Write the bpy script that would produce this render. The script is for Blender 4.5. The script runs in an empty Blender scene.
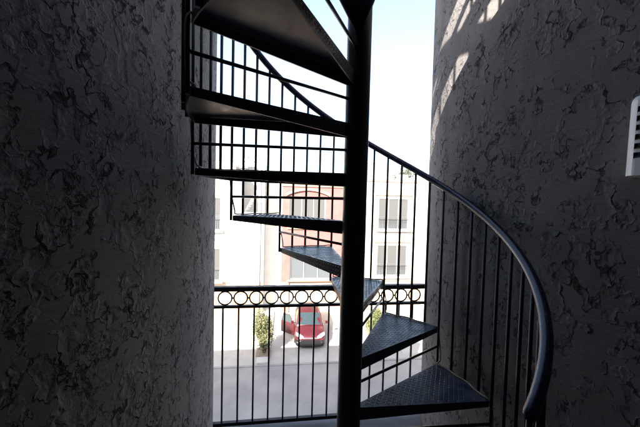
import bpy, bmesh, math, random
from math import sin, cos, pi, radians as R
from mathutils import Vector, Matrix
random.seed(7)
S = bpy.context.scene
COL = S.collection

# ------------------------------------------------------------------ materials
def mat(name, color=(.5, .5, .5), rough=.6, metal=0.0, spec=.5):
    m = bpy.data.materials.new(name); m.use_nodes = True
    b = m.node_tree.nodes['Principled BSDF']
    b.inputs['Base Color'].default_value = (*color, 1)
    b.inputs['Roughness'].default_value = rough
    b.inputs['Metallic'].default_value = metal
    b.inputs['Specular IOR Level'].default_value = spec
    return m
class NT:
    def __init__(s, m): s.t = m.node_tree; s.b = s.t.nodes['Principled BSDF']
    def n(s, typ, **kw):
        nd = s.t.nodes.new(typ)
        for k, v in kw.items():
            if k.startswith('i_'):
                nd.inputs[k[2:]].default_value = v
            else: setattr(nd, k, v)
        return nd
    def l(s, a, b): s.t.links.new(a, b)
    def math(s, op, a, b=None, c=None, clamp=False):
        nd = s.n('ShaderNodeMath', operation=op); nd.use_clamp = clamp
        for i, v in enumerate((a, b, c)):
            if v is None: continue
            if isinstance(v, (int, float)): nd.inputs[i].default_value = v
            else: s.l(v, nd.inputs[i])
        return nd.outputs[0]
    def noise(s, vec, scale, detail=4, rough=.5, dist=0):
        nd = s.n('ShaderNodeTexNoise'); nd.inputs['Scale'].default_value = scale
        nd.inputs['Detail'].default_value = detail; nd.inputs['Roughness'].default_value = rough
        nd.inputs['Distortion'].default_value = dist
        s.l(vec, nd.inputs['Vector']); return nd.outputs['Fac']
    def rng(s, v, a, b, c=0, d=1, typ='LINEAR'):
        nd = s.n('ShaderNodeMapRange', interpolation_type=typ)
        for i, x in enumerate((a, b, c, d)): nd.inputs[i+1].default_value = x
        s.l(v, nd.inputs[0]); return nd.outputs[0]
    def mix(s, f, a, b):
        nd = s.n('ShaderNodeMix', data_type='RGBA')
        if isinstance(f, (int, float)): nd.inputs[0].default_value = f
        else: s.l(f, nd.inputs[0])
        for i, v in ((6, a), (7, b)):
            if isinstance(v, tuple): nd.inputs[i].default_value = (*v, 1)
            else: s.l(v, nd.inputs[i])
        return nd.outputs[2]
    def coord(s, scale=(1, 1, 1), loc=(0, 0, 0)):
        tc = s.n('ShaderNodeTexCoord'); mp = s.n('ShaderNodeMapping')
        mp.inputs['Scale'].default_value = scale; mp.inputs['Location'].default_value = loc
        s.l(tc.outputs['Object'], mp.inputs['Vector']); return mp.outputs[0]
    def bump(s, h, dist, strength=1.0):
        nd = s.n('ShaderNodeBump'); nd.inputs['Distance'].default_value = dist
        nd.inputs['Strength'].default_value = strength
        s.l(h, nd.inputs['Height']); s.l(nd.outputs[0], s.b.inputs['Normal'])

def mottled(name, c1, c2, scale=6, rough=.7, bump=0, metal=0.0, detail=5, rvar=.1, spec=.5):
    m = mat(name, c1, rough, metal, spec); t = NT(m); v = t.coord()
    f = t.rng(t.noise(v, scale, detail, .6), .35, .65)
    t.l(t.mix(f, c1, c2), t.b.inputs['Base Color'])
    t.l(t.rng(f, 0, 1, rough-rvar, rough+rvar), t.b.inputs['Roughness'])
    if bump: t.bump(t.noise(v, scale*6, 6, .65), bump)
    return m

def trowelled_stucco(name, c_hi, c_lo, c_pit, seed, dens=0.0):
    m = mat(name, c_hi, .95, 0, .12); t = NT(m); v = t.coord((1, 1, .80), (seed, seed*.7, seed*.3))
    # ragged offset of the lookup so plate edges are torn, not smooth
    nz = t.n('ShaderNodeTexNoise'); nz.inputs['Scale'].default_value = 30; nz.inputs['Detail'].default_value = 5
    nz.inputs['Roughness'].default_value = .62; t.l(v, nz.inputs['Vector'])
    o = t.n('ShaderNodeVectorMath', operation='SUBTRACT'); t.l(nz.outputs['Color'], o.inputs[0]); o.inputs[1].default_value = (.5, .5, .5)
    sc = t.n('ShaderNodeVectorMath', operation='SCALE'); t.l(o.outputs[0], sc.inputs[0]); sc.inputs['Scale'].default_value = .035
    ad = t.n('ShaderNodeVectorMath', operation='ADD'); t.l(v, ad.inputs[0]); t.l(sc.outputs[0], ad.inputs[1])
    w = ad.outputs[0]
    a = t.noise(w, 11.5, 2.5, .55)
    b = t.noise(w, 25, 2.5, .55)
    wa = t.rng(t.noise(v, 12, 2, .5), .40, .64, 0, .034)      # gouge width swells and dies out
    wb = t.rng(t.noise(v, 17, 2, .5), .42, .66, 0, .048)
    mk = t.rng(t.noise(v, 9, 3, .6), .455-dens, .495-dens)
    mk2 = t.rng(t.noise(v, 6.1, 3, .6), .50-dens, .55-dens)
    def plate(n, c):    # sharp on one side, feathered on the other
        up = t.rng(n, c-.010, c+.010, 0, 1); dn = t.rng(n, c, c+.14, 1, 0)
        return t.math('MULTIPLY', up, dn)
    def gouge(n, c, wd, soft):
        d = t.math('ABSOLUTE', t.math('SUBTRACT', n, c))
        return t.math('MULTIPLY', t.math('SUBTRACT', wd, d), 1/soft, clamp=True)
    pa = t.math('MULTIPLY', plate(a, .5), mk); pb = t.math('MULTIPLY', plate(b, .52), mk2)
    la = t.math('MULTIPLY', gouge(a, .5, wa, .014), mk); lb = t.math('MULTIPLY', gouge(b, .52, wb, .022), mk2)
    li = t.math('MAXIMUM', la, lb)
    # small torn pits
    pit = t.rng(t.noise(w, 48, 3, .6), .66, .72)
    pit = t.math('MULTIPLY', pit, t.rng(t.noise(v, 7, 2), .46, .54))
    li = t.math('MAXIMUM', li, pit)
    # trowel drag marks and fine sand
    wv = t.n('ShaderNodeTexNoise'); mp = t.n('ShaderNodeMapping'); mp.inputs['Scale'].default_value = (14, 14, 90); mp.inputs['Rotation'].default_value = (.8, .3, .2)
    t.l(v, mp.inputs['Vector']); t.l(mp.outputs[0], wv.inputs['Vector']); wv.inputs['Scale'].default_value = 1; wv.inputs['Detail'].default_value = 3
    fine = t.noise(v, 120, 4, .7)
    h = t.math('ADD', t.math('MULTIPLY', pa, .9), t.math('MULTIPLY', pb, .55))
    h = t.math('SUBTRACT', h, t.math('MULTIPLY', li, .9))
    h = t.math('ADD', h, t.math('MULTIPLY', wv.outputs['Fac'], .5))
    h = t.math('ADD', h, t.math('MULTIPLY', fine, .16))
    h = t.math('ADD', h, t.math('MULTIPLY', t.noise(v, 2.2, 3), .8))
    t.bump(h, .0055, 1.0)
    c = t.mix(t.rng(t.noise(v, 1.7, 6, .65), .35, .65), c_hi, c_lo)
    st = t.noise(t.coord((5, 5, .55), (seed, 0, 0)), 1.0, 5, .6)     # faint run-off stains
    c = t.mix(t.math('MULTIPLY', t.rng(st, .55, .72), .35), c, c_pit)
    c = t.mix(t.math('MULTIPLY', t.rng(fine, .5, .75), .3), c, c_pit)
    c = t.mix(t.math('MULTIPLY', li, .74), c, c_pit)  # crevice shade, with some dirt, painted into the gouges and pits
    t.l(c, t.b.inputs['Base Color'])
    return m

M = {}
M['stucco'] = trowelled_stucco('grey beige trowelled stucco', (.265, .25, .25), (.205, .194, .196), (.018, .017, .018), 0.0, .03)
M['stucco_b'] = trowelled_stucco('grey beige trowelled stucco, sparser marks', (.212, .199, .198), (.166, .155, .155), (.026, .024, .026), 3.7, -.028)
M['steel'] = mottled('black painted steel', (.009, .010, .013), (.014, .015, .018), 9, .42, .0006, rvar=.08)
M['tread'] = mottled('worn black tread plate', (.015, .028, .056), (.028, .046, .080), 14, .38, .0005, rvar=.1)  # blue in the base colour stands in for reflected sky
_t = NT(M['tread']); _g = _t.n('ShaderNodeNewGeometry')
_w = _t.math('MULTIPLY', _t.rng(_g.outputs['Pointiness'], .50, .56), _t.rng(_t.noise(_t.coord(), 7, 4, .65), .42, .62))
_old = _t.b.inputs['Base Color'].links[0].from_socket
_t.l(_t.mix(_w, _old, (.075, .085, .10)), _t.b.inputs['Base Color'])
M['rail'] = mottled('satin black handrail paint', (.010, .018, .046), (.015, .024, .056), 12, .26, .0003, rvar=.05)  # black paint with the blue sky sheen tinted into its colour
M['iron'] = mottled('matt black wrought iron', (.010, .010, .010), (.018, .016, .014), 20, .5, .0006)
M['cable'] = mottled('beige cable jacket', (.42, .36, .27), (.32, .27, .20), 30, .55)
M['floor'] = mottled('grey sealed concrete', (.15, .15, .155), (.11, .11, .115), 3, .6, .002)
M['paintwhite'] = mottled('white enamel', (.88, .88, .87), (.85, .85, .84), 8, .38, rvar=.04)
M['dark'] = mat('dark recess', (.03, .03, .032), .7)
M['smoke'] = mat('grey diffuser', (.6, .64, .68), .3)
M['asphalt'] = mottled('worn asphalt', (.315, .30, .285), (.235, .225, .215), .6, .88, .012)
M['apron'] = mottled('pale concrete apron', (.40, .385, .355), (.345, .33, .305), 1.0, .85, .003)
M['walk'] = mottled('pale concrete walk', (.5, .48, .45), (.42, .41, .39), 1.5, .85, .003)
M['white_st'] = mottled('white stucco', (.60, .585, .565), (.55, .535, .515), 2, .9, .004)
M['cream_st'] = mottled('cream stucco', (.56, .53, .48), (.51, .48, .435), 2, .9, .004)
M['pink_st'] = mottled('salmon pink stucco', (.27, .105, .097), (.24, .094, .087), 2, .9, .004)
M['peach'] = mottled('peach stucco', (.42, .25, .17), (.38, .225, .15), 2, .9, .004)
M['grey_st'] = mottled('grey stucco', (.34, .34, .36), (.29, .29, .31), 2, .9, .004)
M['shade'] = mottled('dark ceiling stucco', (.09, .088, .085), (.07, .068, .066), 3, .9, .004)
M['soil'] = mottled('dry soil', (.27, .21, .16), (.2, .16, .12), 9, .95, .02)
M['glass'] = mat('window glass', (.10, .11, .12), .06, 0, .8)
M['curtain'] = mat('window shade', (.075, .075, .075), .8)
M['frame'] = mat('pale window frame', (.30, .295, .285), .5)
M['balc'] = mat('grey balcony iron', (.10, .10, .105), .5)
M['tan_door'] = mottled('tan garage door', (.50, .40, .31), (.46, .37, .28), 2, .7)
M['red'] = mottled('metallic red car paint', (.058, .007, .011), (.068, .008, .013), 40, .28, rvar=.03, spec=.6)
M['carglass'] = mat('car glass', (.03, .045, .05), .05, 0, .6)
M['tyre'] = mat('tyre rubber', (.02, .02, .02), .8)
M['alloy'] = mat('alloy rim', (.5, .5, .52), .35, .9)
M['chrome'] = mat('silver trim', (.62, .63, .65), .25, .9)
M['lamp'] = mat('headlight lens', (.68, .70, .72), .1, .2)
M['blackplastic'] = mat('black bumper plastic', (.008, .008, .010), .5)
M['bark'] = mottled('bark', (.10, .07, .05), (.07, .05, .035), 12, .9, .01)
def leafmat(name, a, b):
    m = mottled(name, a, b, 3.0, .6)
    return m
M['leaf'] = leafmat('shrub leaf', (.085, .115, .035), (.15, .15, .06))
M['leaf2'] = leafmat('dry shrub leaf', (.10, .13, .05), (.17, .155, .08))
M['leaf3'] = leafmat('tree leaf', (.075, .085, .06), (.10, .11, .075))

# ------------------------------------------------------------------ mesh helpers
class MB:
    def __init__(s): s.v = []; s.f = []; s.sm = []
    def add(s, vs, fs, smooth=False):
        o = len(s.v); s.v += [tuple(p) for p in vs]
        for f in fs: s.f.append(tuple(i+o for i in f)); s.sm.append(smooth)
        return s
    def box(s, x0, x1, y0, y1, z0, z1):
        vs = [(x, y, z) for z in (z0, z1) for y in (y0, y1) for x in (x0, x1)]
        return s.add(vs, [(0, 2, 3, 1), (4, 5, 7, 6), (0, 1, 5, 4), (2, 6, 7, 3), (0, 4, 6, 2), (1, 3, 7, 5)])
    def prism(s, poly, z0, z1):
        n = len(poly); a = sum(poly[i][0]*poly[(i+1) % n][1]-poly[(i+1) % n][0]*poly[i][1] for i in range(n))
        if a < 0: poly = poly[::-1]
        vs = [(x, y, z0) for x, y in poly]+[(x, y, z1) for x, y in poly]
        fs = [tuple(range(n-1, -1, -1)), tuple(range(n, 2*n))]+[(i, (i+1) % n, n+(i+1) % n, n+i) for i in range(n)]
        return s.add(vs, fs)
    def tube(s, pts, r, seg=10, cap=True, closed=False):
        pts = [Vector(p) for p in pts]; n = len(pts); vs = []; prev = None
        rr = r if isinstance(r, (list, tuple)) else [r]*n
        for i, p in enumerate(pts):
            if closed: d = pts[(i+1) % n]-pts[i-1]
            else: d = pts[min(i+1, n-1)]-pts[max(i-1, 0)]
            d.normalize()
            if prev is None:
                u = d.orthogonal() if abs(d.z) > .9 else d.cross(Vector((0, 0, 1)))
            else: u = prev-d*prev.dot(d)
            u.normalize(); prev = u; w = d.cross(u)
            for k in range(seg):
                a = 2*pi*k/seg; vs.append(p+(u*cos(a)+w*sin(a))*rr[i])
        fs = []
        m = n if closed else n-1
        for i in range(m):
            for k in range(seg):
                a = i*seg+k; b = i*seg+(k+1) % seg; j = (i+1) % n
                fs.append((a, b, j*seg+(k+1) % seg, j*seg+k))
        s.add(vs, fs, True)
        if cap and not closed:
            o = len(s.v)-len(vs)
            s.f.append(tuple(o+k for k in range(seg-1, -1, -1))); s.sm.append(False)
            s.f.append(tuple(o+(n-1)*seg+k for k in range(seg))); s.sm.append(False)
        return s
    def build(s, name, material, parent=None, bevel=0, loc=None, **props):
        me = bpy.data.meshes.new(name); me.from_pydata(s.v, [], s.f)
        me.polygons.foreach_set('use_smooth', s.sm); me.update()
        me.materials.append(material)
        o = bpy.data.objects.new(name, me); COL.objects.link(o)
        if parent: o.parent = parent
        if loc: o.location = loc
        if bevel:
            b = o.modifiers.new('bevel', 'BEVEL'); b.width = bevel; b.segments = 2; b.limit_method = 'ANGLE'; b.angle_limit = R(40)
        tag(o, **props); return o
def tag(o, label=None, cat=None, group=None, kind=None):
    if label: o['label'] = label
    if cat: o['category'] = cat
    if group: o['group'] = group
    if kind: o['kind'] = kind
    return o
def thing(name, label, cat, loc=(0, 0, 0), rz=0, group=None):
    o = bpy.data.objects.new(name, None); COL.objects.link(o); o.location = loc; o.rotation_euler.z = rz
    o.empty_display_size = .2
    return tag(o, label, cat, group)
def copy_tree(o, parent=None):
    c = o.copy(); COL.objects.link(c); c.parent = parent
    for ch in [x for x in bpy.data.objects if x.parent == o]: copy_tree(ch, c)
    return c

EYE = 1.734
GZ = -6.45           # street level (landing floor is z = 0)
XL, XR = -.47, 1.155  # corridor wall faces
PX, PY = .359, 1.418  # stair pole
DECK = 3.06

# ------------------------------------------------------------------ rounded stucco walls either side of the stair
def stucco_wall(s, cx, cy, r, a_in, a_out, back, top, m, label):
    """plan: straight run from behind the viewer, a long convex curve past the stair, then the outer front"""
    def P(a): return (cx-s*r*cos(a), cy+r*sin(a))          # a = angle of the tangent, + turns outward
    arc = [P(a_in+(a_out-a_in)*i/56) for i in range(57)]
    x0, y0 = arc[0]; t = (-s*sin(-a_in)*-1, -cos(a_in))
    run = [(x0+t[0]*q, y0+t[1]*q) for q in [3.6-3.6*i/40 for i in range(40)]]
    path = run+arc; n = len(path)
    x1, y1 = arc[-1]
    ext = [(x1+s*.03, y1+.012), (x1+s*.08, y1+.02)]
    path += ext; n = len(path)
    bot = -1.0; zs = [bot+(top-bot)*i/28 for i in range(29)]
    b = MB(); vs = [(x, y, z) for z in zs for x, y in path]; fs = []
    for k in range(28):
        for i in range(n-1):
            q = (k*n+i, k*n+i+1, (k+1)*n+i+1, (k+1)*n+i)
            fs.append(q if s > 0 else q[::-1])
    b.add(vs, fs, True)
    poly = path+[(back, path[-1][1]), (back, path[0][1])]; k = len(poly)
    vs = [(x, y, bot) for x, y in poly]+[(x, y, top) for x, y in poly]
    b.add(vs, [tuple(range(k)), tuple(range(k, 2*k))]+[(i, (i+1) % k, k+(i+1) % k, k+i) for i in range(n-1, k)])
    return b.build('stucco_wall', m, label=label, cat='wall', kind='thing')
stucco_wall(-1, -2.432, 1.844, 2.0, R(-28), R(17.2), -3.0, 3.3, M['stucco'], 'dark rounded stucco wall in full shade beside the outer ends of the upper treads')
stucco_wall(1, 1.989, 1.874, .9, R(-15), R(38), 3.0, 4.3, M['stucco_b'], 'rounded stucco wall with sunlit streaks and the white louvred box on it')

# floor, ceiling and the rest of our own building
MB().box(-2.9, 2.9, -2.2, 2.29, -.25, 0).build('floor', M['floor'], kind='structure')
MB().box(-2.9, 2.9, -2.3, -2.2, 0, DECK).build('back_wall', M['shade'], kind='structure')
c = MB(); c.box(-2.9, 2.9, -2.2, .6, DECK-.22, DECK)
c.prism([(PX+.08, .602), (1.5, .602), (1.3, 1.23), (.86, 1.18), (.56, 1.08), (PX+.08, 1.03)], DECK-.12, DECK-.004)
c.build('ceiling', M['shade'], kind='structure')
# added unseen slats, gaps shaped to throw sun streaks on the right wall
b = MB()
b.box(-3.2, 1.06, -3.2, -.42, 4.03, 4.07)
b.box(-3.2, -.55, -.417, 1.35, 4.03, 4.07)
b.prism([(-.547, -.13), (1.06, .29), (1.06, .44), (-.547, .0)], 4.031, 4.069)
b.prism([(-.547, .26), (.3, .53), (1.06, .78), (1.06, 1.35), (-.547, 1.35)], 4.031, 4.069)
for x in (-3.1, -1.6, -.1): b.box(x, x+.06, -3.2, 1.35, 4.072, 4.17)
for y in (-2.1, 1.2): b.box(-3.2, -3.1, y, y+.1, DECK+.001, 4.029)
b.build('roof', M['grey_st'], kind='structure')  # sun blocker added out of view, boards angled for the streaks
b = MB()
b.box(-16, 18, -9, 2.285, GZ, -.252)
b.box(-16, -3.003, -9, 2.44, -.25, DECK)
b.box(3.003, 18, -9, 2.44, -.25, DECK)
b.box(-16, -3.004, 2.2, 2.438, DECK+.002, 4.25)
b.box(-3.001, -.75, 2.2, 2.438, 3.302, 4.25)
b.box(3.004, 18, 2.2, 2.438, DECK+.002, 4.45)
b.box(-3, 3, -9, -2.31, -.25, DECK)
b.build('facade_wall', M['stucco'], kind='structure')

# ------------------------------------------------------------------ spiral staircase
TH0 = R(-1.71); DTH = R(30); RISE = .2349; Z0 = EYE-1.2644; RT = .757; RB = .766
def ang(e): return TH0+DTH*e
def pol(r, a, z): return (PX+r*cos(a), PY+r*sin(a), z)
st = thing('spiral_staircase', 'black steel spiral staircase with diamond plate treads around a round post', 'staircase', (0, 0, 0))
MB().tube([(PX, PY, z) for z in (0, .02, 2.9, 4.1)], .058, 32).tube([(PX, PY, 0), (PX, PY, .012)], .12, 24).build('center_pole', M['steel'], st)

def lozenge(b, c, ux, uy, nrm, L=.0102, W=.0034, H=.0013):
    c, ux, uy, nrm = Vector(c), Vector(ux), Vector(uy), Vector(nrm)
    vs = [c-ux*L, c-uy*W, c+ux*L, c+uy*W, c-ux*L*.45+nrm*H, c+ux*L*.45+nrm*H]
    b.add(vs, [(0, 1, 4), (1, 2, 5), (1, 5, 4), (2, 3, 5), (3, 0, 4), (3, 4, 5)])
def diamond_field(b, inside, x0, x1, y0, y1, to3, rot, nrm):
    p = .0175; n = 0; cr, sr = cos(rot), sin(rot)
    for i in range(int(x0/p)-1, int(x1/p)+2):
        for j in range(int(y0/p)-1, int(y1/p)+2):
            x, y = i*p, j*p
            if not inside(x, y): continue
            s = 1 if (i+j) % 2 else -1
            a = s*pi/4+rot
            def dv(t):
                q = Vector(to3(x+cos(t)*.001, y+sin(t)*.001))-Vector(to3(x, y)); return q.normalized()
            lozenge(b, to3(x, y), dv(a), dv(a+pi/2), nrm)
def tread(k):
    z = Z0+RISE*k; a0, a1 = ang(k-1)+.004, ang(k)-.004
    r0 = .05; th = .005
    b = MB()
    N = 8
    outer = [pol(RT, a0+(a1-a0)*i/N, 0)[:2] for i in range(N+1)]
    inn = [pol(r0, a1, 0)[:2], pol(r0, a0, 0)[:2]]
    b.prism(outer+inn, z-th, z)
    def lip(a, s):       # tapered side plate under each radial edge, s = inward sense
        d = Vector((cos(a), sin(a), 0)); nn = Vector((-sin(a), cos(a), 0))*s
        P = []
        for t in (0, .005):
            for r, h in ((r0, .066), (RT-.002, .032)):
                p = Vector((PX, PY, 0))+d*r+nn*t
                P.append(p+Vector((0, 0, z-th-.0005))); P.append(p+Vector((0, 0, z-h)))
        b.add(P, [(0, 1, 3, 2), (4, 6, 7, 5), (0, 2, 6, 4), (1, 5, 7, 3), (0, 4, 5, 1), (2, 3, 7, 6)])
        # plate pattern continues on the folded edge
        for sgn, i in ((-1, 0), (-1, 1)):
            r = .09+.0108*i
            while r < RT-.02:
                h = .066+(.032-.066)*(r-r0)/(RT-r0)
                zz = z-.012-(0.0108 if i else 0)
                while zz > z-h+.008:
                    c = Vector((PX, PY, 0))+d*r+Vector((0, 0, zz))
                    up = Vector((0, 0, 1)); q = 1 if i else -1
                    lozenge(b, c, (d+up*q).normalized(), (up-d*q).normalized(), -nn, .009, .0035, .0014)
                    zz -= .0215
                r += .0215
    lip(a0, 1); lip(a1, -1)
    # shallow curved outer lip
    P = [pol(RT, a0+(a1-a0)*i/N, zz) for zz in (z-th-.0005, z-.032) for i in range(N+1)]
    Q = [pol(RT-.005, a0+(a1-a0)*i/N, zz) for zz in (z-th-.0005, z-.032) for i in range(N+1)]
    m = N+1
    fs = [(i, i+m, i+m+1, i+1) for i in range(N)]+[(2*m+i, 2*m+i+1, 3*m+i+1, 3*m+i) for i in range(N)]+[(m+i, 3*m+i, 3*m+i+1, m+i+1) for i in range(N)]
    b.add(P+Q, fs)
    if z < EYE:
        am = (a0+a1)/2; ha = (a1-a0)/2
        def inside(x, y):
            r = math.hypot(x, y)
            if r > RT-.016 or r < .075: return False
            aa = abs(math.atan2(y, x))
            return aa < ha and r*sin(ha-aa) > .011
        diamond_field(b, inside, 0, RT, -.3, .3, lambda x, y: (PX+x*cos(am)-y*sin(am), PY+x*sin(am)+y*cos(am), z), 0, (0, 0, 1))
    return b.build('tread', M['tread'], st)
for k in range(-1, 11): tread(k)
def hz(e): return Z0+1.0148*RISE*e+1.140
for i in range(-8, 41):
    e = i/4; a = ang(e); k = math.floor(e+1e-6)
    on = i % 4 == 0
    zb = Z0+RISE*(k if on else k+1)-.03
    if i == -8: zb = 0.001
    MB().tube([pol(RB, a, zb), pol(RB, a, hz(e)-.012)], .0082, 8).build('baluster', M['steel'], st)
for e in range(-2, 10):
    a = ang(e); z = Z0+RISE*(e+.5)-.006
    MB().tube([pol(.055, a, z), pol(RB-.004, a, z)], .0074, 8).build('riser_bar', M['steel'], st)
pts = []
e = -1.965
while e < 10.05:
    pts.append(pol(RB, ang(e), hz(e))); e += .1
d0 = Vector(pts[0])-Vector(pts[1]); d0.normalize()
start = [tuple(Vector(pts[0])+d0*.022+Vector((0, 0, -.004))), tuple(Vector(pts[0])+d0*.016+Vector((0, 0, -.002)))]
MB().tube(start+pts, [.012, .019]+[.0205]*len(pts), 16).build('handrail', M['rail'], st)

# cable running down the outer ends of the treads
pts = []
for k in range(8, -2, -1):
    z = Z0+RISE*k+.0055
    for i in range(9):
        e = k-.04-(.92)*i/8
        r = RB-.022-.006*sin(i*1.9+k*2.1)
        pts.append(pol(r, ang(e), z+(.004 if i in (0, 8) else .001*abs(sin(i*2.2+k)))))
    for j, (de, dr, dz) in enumerate(((-.985, .006, -.012), (-1.0, .012, -.05), (-1.02, .010, -.11), (-1.05, .006, -.17), (-1.06, -.004, -.215))):
        pts.append(pol(RB-.004+dr, ang(k+de), z+dz*(1 if k > -1 else 1)))
pts += [pol(RB, ang(-2.1), .006), pol(RB+.02, ang(-2.5), .006), pol(RB-.3, ang(-3.2), .006)]
sm = []
for i in range(len(pts)-1):
    p0, p1, p2, p3 = (Vector(pts[max(0, min(len(pts)-1, i+q))]) for q in (-1, 0, 1, 2))
    for t in (0, .33, .66):
        sm.append(.5*((2*p1)+(p2-p0)*t+(2*p0-5*p1+4*p2-p3)*t*t+(3*p1-p0-3*p2+p3)*t**3))
MB().tube(sm, .0042, 6).build('cable', M['cable'], label='thin beige cable looping down along the outer ends of the stair treads', cat='cable')

# ------------------------------------------------------------------ balcony railing with ring frieze
br = thing('balcony_railing', 'black iron balcony railing with a row of rings under its top rail', 'railing', (0, 2.25, 0))
def rbar(name, z0, z1, dep):
    MB().box(XL-.03, XR+.02, -dep/2, dep/2, z0, z1).build(name, M['iron'], br, bevel=.003)
ZT = EYE-.28476*2.25; ZM = EYE-.34809*2.25; ZBm = EYE-.74488*2.25
rbar('top_rail', ZT-.034, ZT, .045); rbar('mid_rail', ZM-.02, ZM, .03); rbar('bottom_rail', ZBm-.026, ZBm, .03)
SP = .1141; X0 = -.3967-.0
ring_r = (ZT-.034-ZM)/2
i = 0
x = X0
while x < XR-.02:
    n = 28
    zc = (ZT-.034+ZM)/2
    MB().tube([(x+(ring_r-.005)*cos(2*pi*q/n), 0, zc+(ring_r-.005)*sin(2*pi*q/n)) for q in range(n)], .0058, 8, closed=True).build('ring', M['iron'], br)
    xp = x-.014
    MB().box(xp-.0062, xp+.0062, -.0062, .0062, ZBm-.001, ZM-.019).build('picket', M['iron'], br)
    j = MB().box(x+SP/2-.006, x+SP/2+.006, -.004, .004, zc-.005, zc+.005)
    if x+SP < XR-.02: j.build('ring_clip', M['iron'], br)
    x += SP

# ------------------------------------------------------------------ white louvred box on the right wall
lv = thing('louvred_box', 'white louvred box mounted on the stucco wall with sunlit streaks', 'vent box', (1.3055, .957, 1.854), R(15))
lv.scale = (1.07, 1.07, 1.07)
def section(z):      # how far the shell stands off the wall at height z
    t = z/.268
    return .105-.016*t-(.0 if t < .9 else .03*((t-.9)/.1)**2)
zs = [0, .004]+[.268*i/24 for i in range(1, 25)]
LEN = .46
slot_y = [(-.040, -.145), (-.165, -.265), (-.285, -.385)]
slot_z = [.055+i*.030 for i in range(6)]
b = MB()
# side cheeks, top, bottom and back
ER = .045
def endr(y):
    return 1.0 if y < -ER else math.sqrt(max(0, 1-((y+ER)/ER)**2))
def sk_(y, z): return (-section(z)*endr(y), y, z)
ys = sorted({-LEN, *[-ER*(1-sin(pi/2*i/10)) for i in range(11)], *[v for p in slot_y for v in p]}, reverse=True)
zz = sorted({*zs, *[v for s_ in slot_z for v in (s_, s_+.019)]})
for i in range(len(ys)-1):
    for j in range(len(zz)-1):
        ym, zm = (ys[i]+ys[i+1])/2, (zz[j]+zz[j+1])/2
        if any(p[1] < ym < p[0] for p in slot_y) and any(s_ < zm < s_+.019 for s_ in slot_z): continue
        b.add([sk_(ys[i], zz[j]), sk_(ys[i+1], zz[j]), sk_(ys[i+1], zz[j+1]), sk_(ys[i], zz[j+1])], [(0, 1, 2, 3)], True)
low = [sk_(y, 0) for y in ys]+[(0, -LEN, 0)]; b.add(low, [tuple(range(len(low)))])
hi = [sk_(y, zs[-1]) for y in ys]+[(0, -LEN, zs[-1])]; b.add(hi, [tuple(range(len(hi)))])
near = [(0, -LEN, 0)]+[sk_(-LEN, z) for z in zs]+[(0, -LEN, zs[-1])]; b.add(near, [tuple(range(len(near)))])
b.build('housing', M['paintwhite'], lv)
b = MB()
for s_ in slot_z:
    for p in slot_y:
        sx = -section(s_)
        b.add([(sx+.001, p[0], s_), (sx+.001, p[1], s_), (sx+.022, p[1], s_+.012), (sx+.022, p[0], s_+.012)], [(0, 1, 2, 3), (3, 2, 1, 0)])
b.build('louvre_blades', M['paintwhite'], lv)
b = MB(); b.box(-.05, -.048, -.42, -.03, .03, .245); b.build('backing', M['smoke'], lv)

# ------------------------------------------------------------------ street and ground
MB().add([(-400, -400, GZ-.02), (400, -400, GZ-.02), (400, 500, GZ-.02), (-400, 500, GZ-.02)], [(0, 1, 2, 3)]).build('ground', M['asphalt'], kind='structure')
MB().add([(-60, 2.46, GZ-.012), (60, 2.46, GZ-.012), (60, 14.75, GZ-.012), (-60, 14.75, GZ-.012)], [(0, 1, 2, 3)]).build('road', M['asphalt'], kind='structure')
b = MB(); b.box(-60, 60, 14.76, 15.25, GZ-.1, GZ+.015); 
xs = [-60, -20, -12, -8, -4.6, -1.9, 1.0, 3.9, 6.8, 9.7, 13, 20, 60]; ys_ = [15.252, 18.2, 21.2, 60]
for xa, xb in zip(xs, xs[1:]):
    for ya, yb in zip(ys_, ys_[1:]): b.box(xa+.008, xb-.008, ya+.008, yb-.008, GZ-.1, GZ)
b.box(-60, 60, 15.26, 60, GZ-.12, GZ-.012)
b.build('driveway_apron', M['apron'], kind='structure')
b = MB(); b.prism([(-1.05, 14.8), (-.45, 14.8), (-.3, 21.9), (-1.3, 21.9)], GZ+.004, GZ+.10)
b.build('planting_strip', M['walk'], kind='structure', bevel=.02)
MB().prism([(5.3, 15.6), (6.9, 15.6), (6.9, 21.9), (5.3, 21.9)], GZ+.004, GZ+.11).build('planting_strip', M['walk'], kind='structure', bevel=.02)

for x0, x1, y0, y1 in ((-1.15, -.4, 15.35, 16.3), (5.45, 6.75, 16.3, 18.2)):
    MB().box(x0, x1, y0, y1, GZ+.105, GZ+.125).build('soil', M['soil'], kind='structure')
b = MB(); b.box(-60, 60, 14.61, 14.757, GZ-.1, GZ+.02); b.build('kerb', M['asphalt'], kind='structure', bevel=.015)
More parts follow.
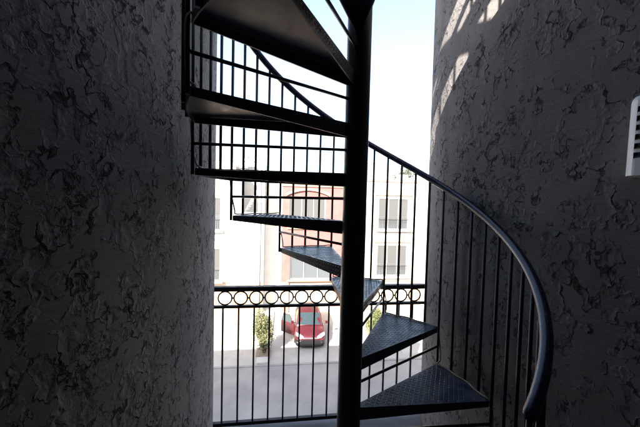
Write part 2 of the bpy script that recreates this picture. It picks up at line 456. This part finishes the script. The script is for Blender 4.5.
# ------------------------------------------------------------------ houses across the street
K = 1.073
def fz(z): return EYE+(z-EYE)*K
FY = 22.0
def window(parent, x0, x1, z0, z1, y, shade=True, balc=False, arch=0, mullions=1):
    f = MB(); t = .07
    f.box(x0, x0+t, y-.05, y+.05, z0, z1); f.box(x1-t, x1, y-.05, y+.05, z0, z1)
    f.box(x0+t, x1-t, y-.05, y+.05, z0, z0+t); f.box(x0+t, x1-t, y-.05, y+.05, z1-t, z1)
    for i in range(1, mullions+1):
        xm = x0+(x1-x0)*i/(mullions+1); f.box(xm-.03, xm+.03, y-.045, y+.045, z0+t, z1-t)
    w = f.build('window', M['frame'], parent)
    MB().box(x0+t, x1-t, y+.01, y+.02, z0+t, z1-t).build('pane', M['glass'], w)
    if shade: MB().box(x0+t+.02, x1-t-.02, y-.004, y+.004, z0+(z1-z0)*random.choice((.2, .35, .5, .62)), z1-t-.02).build('blind', M['curtain'], w)
    if balc:
        g = MB(); yb = y-.34; zt = z0+.95
        g.box(x0-.12, x1+.12, yb, yb+.03, zt, zt+.04); g.box(x0-.12, x1+.12, yb, yb+.03, z0+.02, z0+.05)
        for xx in (x0-.12, x1+.09):
            g.box(xx, xx+.03, yb+.03, y-.16, zt, zt+.04); g.box(xx, xx+.03, yb+.03, y-.16, z0+.02, z0+.05)
        n = int((x1-x0+.2)/.12)
        for i in range(n+1):
            xx = x0-.12+(x1-x0+.21)*i/n; g.box(xx, xx+.02, yb+.005, yb+.025, z0+.05, zt)
        g.build('balconet', M['balc'], parent)
        MB().box(x0-.2, x1+.2, yb-.03, y-.16, z0-.14, z0).build('balconet_slab', M['cream_st'], parent, bevel=.015)
def wall_with_holes(x0, x1, z0, z1, y0, y1, holes):
    """front wall as boxes around rectangular openings (openings share no columns unless stacked)"""
    b = MB(); xs = sorted({x0, x1, *[h[0] for h in holes], *[h[1] for h in holes]})
    for a, c in zip(xs, xs[1:]):
        hs = sorted([h for h in holes if h[0] <= a+1e-6 and h[1] >= c-1e-6], key=lambda h: h[2]); z = z0
        for h in hs:
            if h[2] > z: b.box(a, c, y0, y1, z, h[2])
            z = h[3]
        if z1 > z: b.box(a, c, y0, y1, z, z1)
    return b
def garage(parent, x0, x1, y):
    d = MB()
    for i in range(4): d.box(x0, x1, y, y+.05, GZ+.02+i*.56, GZ+.02+i*.56+.545)
    d.box(x0, x1, y+.03, y+.06, GZ, GZ+2.26)
    return d.build('garage_door', M['tan_door'], parent, bevel=.012)

# white house (left) with a recessed upper balcony
wh = thing('townhouse', 'white townhouse with balconets and a shaded upper recess, across the street', 'house', (0, 0, 0), 0, 'townhouses across the street')
wz = [(-4.95-1.2, fz(-.28), fz(1.9)), (-4.95-1.2, fz(-3.66), fz(-1.5))]
alc = (-3.2, -1.62, fz(.95), fz(4.0))
holes = [(-6.1, -4.2, z0, z1) for _, z0, z1 in wz]+[alc, (-6.6, -3.6, GZ, GZ+2.28)]
xs_holes = [(-6.1, -4.2, wz[1][1], wz[1][2]), (-6.1, -4.2, wz[0][1], wz[0][2]), alc]
wall_with_holes(-13, -1.18, GZ+2.3, fz(4.45), FY-.2, FY, xs_holes).build('front_wall', M['white_st'], wh)
b = wall_with_holes(-13, -1.18, GZ, GZ+2.298, FY-.2, FY, [(-6.8, -3.4, GZ, GZ+2.26)]); b.build('base_wall', M['peach'], wh)
b = MB(); b.box(-13, -1.18, FY+2.2, FY+9, GZ, fz(4.4)); b.box(-1.38, -1.18, FY+.002, FY+2.198, GZ, fz(4.42)); b.box(-13, -12.8, FY+.002, FY+2.198, GZ, fz(4.42))
b.box(-12.79, -1.39, FY+.002, FY+2.198, GZ+2.3, GZ+2.6); b.box(-12.79, -1.39, FY+.002, FY+2.198, fz(.72), fz(.93)); b.box(-12.79, -3.4, FY+.002, FY+2.198, fz(4.1), fz(4.3))
b.build('side_wall', M['white_st'], wh)
b = MB(); b.box(-13.05, -1.15, FY-.27, FY-.202, fz(4.33), fz(4.5)); b.build('parapet_cap', M['cream_st'], wh)
for _, z0, z1 in wz: window(wh, -6.1, -4.2, z0, z1, FY-.1, balc=True)
garage(wh, -6.8, -3.4, FY-.1)
b = MB(); b.box(-3.38, -2.75, FY-.42, FY-.203, fz(.8), fz(3.0)); b.build('alcove_pier', M['grey_st'], wh)
b = MB(); b.box(-3.35, -1.5, FY-.75, FY-.203, fz(.72), fz(.92)); b.build('balcony_slab', M['grey_st'], wh)
b = MB()
for i in range(15): b.box(-2.7+i*.085, -2.68+i*.085, FY-.73, FY-.71, fz(.92), fz(1.85))
b.box(-2.72, -1.5, FY-.74, FY-.70, fz(1.85), fz(1.9)); b.build('balcony_rail', M['balc'], wh)
# outside stair inside the recess
b = MB()
for i in range(9): b.box(-2.6+i*.11, -2.46+i*.11, FY+.3, FY+1.2, fz(.95)+i*.19, fz(.95)+i*.19+.05)
for i in range(2): b.add([(-2.6, FY+.28+i*.94, fz(.9)), (-1.6, FY+.28+i*.94, fz(.9)+1.72), (-1.6, FY+.28+i*.94, fz(.9)+1.95), (-2.6, FY+.28+i*.94, fz(.9)+.23), (-2.6, FY+.32+i*.94, fz(.9)), (-1.6, FY+.32+i*.94, fz(.9)+1.72), (-1.6, FY+.32+i*.94, fz(.9)+1.95), (-2.6, FY+.32+i*.94, fz(.9)+.23)], [(0, 1, 2, 3), (7, 6, 5, 4), (0, 4, 5, 1), (3, 2, 6, 7)])
b.build('recess_stair', M['paintwhite'], wh)
MB().box(-3.1, -2.5, FY+1.0, FY+1.8, fz(4.0), fz(4.9)).build('chimney', M['grey_st'], wh)
MB().box(-1.95, -1.7, FY+1.0, FY+1.4, fz(4.0), fz(4.75)).build('chimney', M['grey_st'], wh)

for x in (-1.45, -7.4):
    MB().tube([(x, FY-.26, GZ+.1), (x, FY-.26, fz(4.3))], .05, 8).build('downpipe', M['grey_st'], wh)
b = MB(); b.box(-13, -1.18, FY-.235, FY-.203, fz(-.95), fz(-.83)); b.build('band_course', M['peach'], wh)
# pink house (middle)
ph = thing('townhouse', 'salmon pink townhouse with an arched upper window, behind the red car', 'house', (0, 0, 0), 0, 'townhouses across the street')
PXA, PXB = .12, 4.75
wins = [(.75, 3.85, fz(-3.6), fz(-1.4)), (.65, 3.3, fz(.0), fz(2.05))]
wall_with_holes(PXA, PXB, GZ+2.3, fz(2.75), FY-.35, FY, wins).build('front_wall', M['pink_st'], ph)
wall_with_holes(PXA, PXB, GZ, GZ+2.298, FY-.35, FY, [(.7, 3.9, GZ, GZ+2.26)]).build('base_wall', M['peach'], ph)
b = MB(); b.box(-.25, 5.5, FY+.002, FY+.3, GZ, fz(3.3)); b.build('rear_wall', M['white_st'], ph)
b = MB(); b.box(-1.16, -.26, FY+1.2, FY+1.5, GZ, fz(3.3)); b.box(-.25, 5.5, FY+.31, FY+9, GZ, fz(3.25)); b.build('recess_wall', M['white_st'], ph)
b = MB(); N = 14     # arched hood over the upper window
P = []
for y in (FY-.5, FY-.353):
    for i in range(N+1):
        t = i/N; xx = .4+3.2*t; hh = .42*sin(pi*t)**.8
        P += [(xx, y, fz(2.12)+hh), (xx, y, fz(2.12)+hh+.16)]
q = 2*(N+1)
for i in range(N):
    a = 2*i
    b.add([], [])
fs = []
for i in range(N):
    a = 2*i; fs += [(a, a+2, a+3, a+1), (q+a, q+a+1, q+a+3, q+a+2), (a+1, a+3, q+a+3, q+a+1), (a, q+a, q+a+2, a+2)]
fs += [(0, 1, q+1, q), (2*N, q+2*N, q+2*N+1, 2*N+1)]
b.add(P, fs); b.build('arched_hood', M['peach'], ph)
window(ph, *wins[0], FY-.22, mullions=2); window(ph, *wins[1], FY-.22, mullions=2, balc=False)
MB().box(.55, 4.05, FY-.46, FY-.353, fz(-3.6)-.14, fz(-3.6)).build('sill', M['peach'], ph, bevel=.02)
MB().box(.5, 3.45, FY-.46, FY-.353, fz(.0)-.14, fz(.0)).build('sill', M['peach'], ph, bevel=.02)
MB().box(PXA-.06, PXB+.06, FY-.43, FY+.06, fz(2.755), fz(2.95)).build('cornice', M['peach'], ph, bevel=.03)
garage(ph, .7, 3.9, FY-.2)

# cream house (right)
ch = thing('townhouse', 'cream townhouse with two stacked balconet windows, seen past the handrail', 'house', (0, 0, 0), 0, 'townhouses across the street')
wins = [(7.4, 9.85, fz(-3.42), fz(-1.2)), (7.35, 9.8, fz(-.08), fz(2.15))]
wall_with_holes(5.52, 11.0, GZ+2.3, fz(3.42), FY-.2, FY, wins).build('front_wall', M['cream_st'], ch)
wall_with_holes(5.52, 11.0, GZ, GZ+2.298, FY-.2, FY, [(7.0, 10.2, GZ, GZ+2.26)]).build('base_wall', M['peach'], ch)
b = MB(); b.box(5.52, 11.0, FY+.002, FY+9, GZ, fz(3.3)); b.build('side_wall', M['cream_st'], ch)
b = MB(); b.box(5.6, 7.6, FY+1.5, FY+4, fz(3.3), fz(4.75)); b.box(5.55, 7.65, FY+1.45, FY+4.05, fz(4.752), fz(4.9)); b.build('roof_room', M['grey_st'], ch)
MB().box(9.6, 10.3, FY+1.2, FY+2, fz(3.3), fz(4.0)).build('roof_unit', M['grey_st'], ch, bevel=.03)
for z0, z1 in ((wins[0][2], wins[0][3]), (wins[1][2], wins[1][3])):
    window(ch, 7.38, 9.82, z0, z1, FY-.1, balc=True, mullions=2)
    MB().box(7.1, 10.1, FY-.3, FY-.202, z1+.2, z1+.3).build('lintel', M['peach'], ch, bevel=.01)
MB().box(5.5, 11.05, FY-.28, FY-.202, fz(3.3), fz(3.47)).build('parapet_cap', M['peach'], ch)
garage(ch, 7.0, 10.2, FY-.1)
# last house at the right with louvred shutters
gh = thing('townhouse', 'townhouse at the far right edge with slatted shutters beside the stucco wall', 'house', (0, 0, 0), 0, 'townhouses across the street')
b = MB(); b.box(11.05, 20, FY-.6, FY+9, GZ, fz(3.9)); b.build('front_wall', M['white_st'], gh)
for z in (fz(-2.9), fz(.8)):
    b = MB()
    for i in range(16): b.box(11.15, 11.85, FY-.68, FY-.602, z+i*.14, z+i*.14+.08)
    b.build('shutter', M['grey_st'], gh)
# ------------------------------------------------------------------ shrubs and a far tree
def leaves(b, n, cx, cy, cz, rx, ry, rz, size, clumps=14, sharp=.5):
    cl = []
    for _ in range(clumps):
        a, u = random.uniform(0, 2*pi), random.uniform(-1, 1); q = random.uniform(.25, .95)
        s_ = math.sqrt(1-u*u); cl.append((cx+rx*q*s_*cos(a), cy+ry*q*s_*sin(a), cz+rz*u*q, random.uniform(.25, .5)))
    for i in range(n):
        c = random.choice(cl); g = random.gauss
        p = Vector((c[0]+g(0, c[3]*rx*.6), c[1]+g(0, c[3]*ry*.6), c[2]+g(0, c[3]*rz*.45)))
        u = Vector((g(0, 1), g(0, 1), g(0, .7))).normalized(); w = u.orthogonal().normalized()
        w = (w*cos(i)+u.cross(w)*sin(i)); s_ = size*random.uniform(.6, 1.3)
        b.add([p-u*s_, p+w*s_*.45, p+u*s_, p-w*s_*.45], [(0, 1, 2, 3)])
def shrub(name, x, y, h, w, m, n, label, cat, size=.05):
    t = thing(name, label, cat, (x, y, GZ+.10), 0, 'shrubs along the driveways')
    s_ = MB()
    for i in range(5):
        a = i*2.4; s_.tube([(.05*cos(a), .05*sin(a), 0), (.12*cos(a), .12*sin(a), h*.4), (w*.3*cos(a), w*.3*sin(a), h*.8)], [.03, .022, .008], 6)
    s_.build('stem', M['bark'], t)
    b = MB(); leaves(b, n, 0, 0, h*.54, w*.5, w*.5, h*.47, size, 26); b.build('foliage', m, t)
    return t
shrub('shrub', -.72, 15.75, 2.35, 1.0, M['leaf2'], 10000, 'tall narrow shrub on the pale strip left of the red car', 'shrub')
shrub('shrub', 6.0, 17.2, 1.8, 1.5, M['leaf'], 6000, 'low green shrub seen beside the pole between two lower treads', 'shrub')
tr = thing('tree', 'distant tree rising behind the cream townhouse roof', 'tree', (13.0, 30, GZ))
tr.scale = (.8, .8, 1.1)
MB().tube([(0, 0, 0), (.1, 0, 4), (0, .2, 8.5)], [.28, .2, .1], 8).tube([(0.05, 0, 5), (-1.1, .3, 9)], [.12, .04], 6).tube([(0.05, 0, 5.5), (1.3, -.3, 9.3)], [.12, .04], 6).build('trunk', M['bark'], tr)
b = MB(); leaves(b, 4200, 0, 0, 9.0, 2.3, 2.0, 2.1, .14, 22); b.build('crown', M['leaf3'], tr)

# ------------------------------------------------------------------ the red car
car = thing('parked_car', 'red hatchback parked nose out with its front door swung open', 'car', (1.78, 16.15, GZ), R(-3))
def loft(b, secs, smooth=True, capa=True, capb=True):
    n = len(secs[0]); vs = [p for s_ in secs for p in s_]; fs = []
    for i in range(len(secs)-1):
        for k in range(n-1):
            a = i*n+k; fs.append((a, a+1, a+n+1, a+n))
    b.add(vs, fs, smooth)
    o = len(b.v)-len(vs)
    if capa: b.f.append(tuple(o+k for k in range(n-1, -1, -1))); b.sm.append(False)
    if capb: b.f.append(tuple(o+(len(secs)-1)*n+k for k in range(n))); b.sm.append(False)
def body_sec(y, w, zt, zl=.24, crown=.05):
    zb = min(zt-.06, zl+.42)
    half = [(w*.93, zl), (w*.99, zl+.15), (w, zb), (w*.97, zt-.09), (w*.88, zt-.02), (w*.6, zt+crown*.55), (0, zt+crown)]
    pts = [(-x, y, z) for x, z in half]+[(x, y, z) for x, z in half[::-1][1:]]
    return pts
b = MB()
loft(b, [body_sec(*q) for q in ((-.02, .62, .56, .26, .02), (.06, .74, .66, .22, .03), (.25, .83, .76, .2, .05), (.5, .87, .87, .2, .06), (.8, .88, .96, .2, .05), (1.1, .885, .98, .2, .03), (2.2, .89, .97, .2, .02), (3.4, .88, .98, .2, .02), (4.0, .85, .98, .22, .02), (4.25, .76, .9, .3, .02))])
body = b.build('body', M['red'], car)
def cab_sec(y, wb, wt, zt, zb=.9):
    half = [(wb, zb), (wb*.6+wt*.4, zb+(zt-zb)*.5), (wt, zt-.05), (wt*.8, zt), (0, zt+.03)]
    return [(-x, y, z) for x, z in half]+[(x, y, z) for x, z in half[::-1][1:]]
b = MB()
loft(b, [cab_sec(*q) for q in ((.82, .80, .78, 1.0, .9), (1.2, .80, .70, 1.24), (1.65, .79, .63, 1.46), (2.3, .79, .62, 1.52), (3.2, .78, .59, 1.47), (3.75, .76, .56, 1.38), (4.12, .74, .62, 1.0, .9))])
b.build('roof', M['red'], car)
# windscreen lies just proud of the cabin front
def quad(b, p, th=.01):
    p = [Vector(q) for q in p]; n = (p[1]-p[0]).cross(p[3]-p[0]).normalized()*th
    b.add(p+[q+n for q in p], [(0, 3, 2, 1), (4, 5, 6, 7), (0, 1, 5, 4), (1, 2, 6, 5), (2, 3, 7, 6), (3, 0, 4, 7)])
b = MB()
N = 10; top = []; bot = []
for i in range(N+1):
    t = -1+2*i/N
    bot.append((.74*t, .80+.10*t*t, 1.02+.025*(1-t*t))); top.append((.57*t, 1.56+.05*t*t, 1.455+.035*(1-t*t)))
b.add(bot+top, [(i, i+1, N+2+i, N+1+i) for i in range(N)], True)
b.build('windscreen', M['carglass'], car)
for s_ in (-1, 1):
    b = MB(); b.add([(s_*.80, 1.15, 1.0), (s_*.80, 3.7, 1.02), (s_*.665, 3.5, 1.37), (s_*.675, 1.75, 1.39)], [(0, 1, 2, 3), (3, 2, 1, 0)]); b.build('side_window', M['carglass'], car)
    b = MB(); P = [(s_*.36, -.035, .60), (s_*.60, .0, .63), (s_*.80, .16, .72), (s_*.81, .30, .80), (s_*.62, .16, .775), (s_*.40, .03, .69)]
    Q = [(x, y+.09, z) for x, y, z in P]; n = 6
    b.add(P+Q, [tuple(range(n)), tuple(range(2*n-1, n-1, -1))]+[(i, (i+1) % n, n+(i+1) % n, n+i) for i in range(n)]); b.build('headlight', M['lamp'], car)
    b = MB(); b.tube([(s_*.84, 1.2, 1.0), (s_*.98, 1.18, 1.04)], .025, 8); b.box(min(s_*.93, s_*1.1), max(s_*.93, s_*1.1), 1.12, 1.22, .98, 1.12); b.build('wing_mirror', M['red'], car, bevel=.02)
b = MB(); b.box(-.36, .36, -.065, .0, .585, .645); b.build('grille_bar', M['chrome'], car, bevel=.012)
b = MB(); P = [body_sec(y, w, .56, .17, 0) for y, w in ((-.06, .60), (0.0, .78), (.2, .865))]
loft(b, [[(x, y, .17+(z-.17)*.88) for x, y, z in s_] for s_ in P]); b.build('bumper', M['blackplastic'], car)
def wheel(x, y):
    t = []; sg = 1 if x > 0 else -1; n = 28
    b = MB(); w = .2
    prof = [(.2, -w/2), (.3, -w/2), (.315, -w/2+.03), (.315, w/2-.03), (.3, w/2), (.2, w/2)]
    vs = [(x+px, y+r*cos(2*pi*k/n), .315+r*sin(2*pi*k/n)) for k in range(n) for r, px in prof]; m = len(prof)
    b.add(vs, [(k*m+i, k*m+i+1, ((k+1) % n)*m+i+1, ((k+1) % n)*m+i) for k in range(n) for i in range(m-1)], True)
    ty = b.build('tyre', M['tyre'], None)
    b = MB()
    b.tube([(x-.06, y, .315), (x+.06, y, .315)], .06, 12)
    for k in range(6):
        a = 2*pi*k/6; b.tube([(x+sg*.06, y+.05*cos(a), .315+.05*sin(a)), (x+sg*.07, y+.21*cos(a), .315+.21*sin(a))], .022, 6)
    b.tube([(x+sg*.07, y+.205*cos(2*pi*k/n), .315+.205*sin(2*pi*k/n)) for k in range(n)], .016, 6, closed=True)
    rm = b.build('rim', M['alloy'], None)
    w_ = bpy.data.objects.new('wheel', None); COL.objects.link(w_); w_.parent = car
    ty.parent = w_; rm.parent = w_
for s_ in (-1, 1):
    wheel(s_*.80, .82); wheel(s_*.80, 3.4)
# open door on the viewer's left, hinged at its front edge
h = bpy.data.objects.new('door', None); COL.objects.link(h); h.parent = car; h.location = (-.885, 1.05, 0); h.rotation_euler.z = R(50)
b = MB(); b.prism([(-.04, 0), (.03, 0), (.03, 1.05), (-.04, 1.05)], .3, .97); b.build('door_panel', M['red'], h, bevel=.02)
b = MB()
for p, q in (((0, .02, .97), (.12, .5, 1.38)), ((.12, .5, 1.38), (.12, 1.0, 1.37)), ((.12, 1.0, 1.37), (0, 1.03, .97))): b.tube([p, q], .022, 6)
b.build('window_frame', M['red'], h)
b = MB(); b.add([(0, .04, .97), (0, 1.02, .97), (.118, .98, 1.36), (.118, .5, 1.37)], [(0, 1, 2, 3)]); b.build('window_glass', M['carglass'], h)

# ------------------------------------------------------------------ light
sun_d = Vector((.65, 1.0, -.763)).normalized()
L = bpy.data.lights.new('sun', 'SUN'); L.energy = 5.0; L.angle = R(.45); L.color = (1, .93, .82)
so = bpy.data.objects.new('sun', L); COL.objects.link(so); so.rotation_euler = sun_d.to_track_quat('-Z', 'Y').to_euler()
W = bpy.data.worlds.new('World'); S.world = W; W.use_nodes = True
nt = W.node_tree; bg = nt.nodes['Background']; sk = nt.nodes.new('ShaderNodeTexSky'); sk.sky_type = 'NISHITA'; sk.sun_disc = False
el = math.asin(-sun_d.z); az = math.atan2(-sun_d.x, -sun_d.y)
sk.sun_elevation = el; sk.sun_rotation = az % (2*pi)
sk.air_density = 1.0; sk.dust_density = 2.0; sk.ozone_density = 1.0
hs = nt.nodes.new('ShaderNodeHueSaturation'); hs.inputs['Saturation'].default_value = .82
nt.links.new(sk.outputs[0], hs.inputs['Color']); nt.links.new(hs.outputs[0], bg.inputs[0]); bg.inputs[1].default_value = .12

# ------------------------------------------------------------------ camera
cd = bpy.data.cameras.new('camera'); cam = bpy.data.objects.new('camera', cd); COL.objects.link(cam)
cam.location = (0, 0, EYE)
cd.sensor_width = 36; cd.sensor_fit = 'HORIZONTAL'; cd.lens = 296.56/640*36; cd.clip_start = .02; cd.clip_end = 3000
cam.rotation_euler = (Matrix.Rotation(-R(7.58), 4, 'Z') @ Matrix.Rotation(R(90-2.154), 4, 'X') @ Matrix.Rotation(R(1.407), 4, 'Z')).to_euler()
S.camera = cam
S.view_settings.view_transform = 'Standard'; S.view_settings.look = 'None'; S.view_settings.exposure = 2.2; S.view_settings.gamma = 1
S.view_settings.use_curve_mapping = False
S.render.engine = 'CYCLES'
S.cycles.use_denoising = True
S.cycles.max_bounces = 10; S.cycles.diffuse_bounces = 6
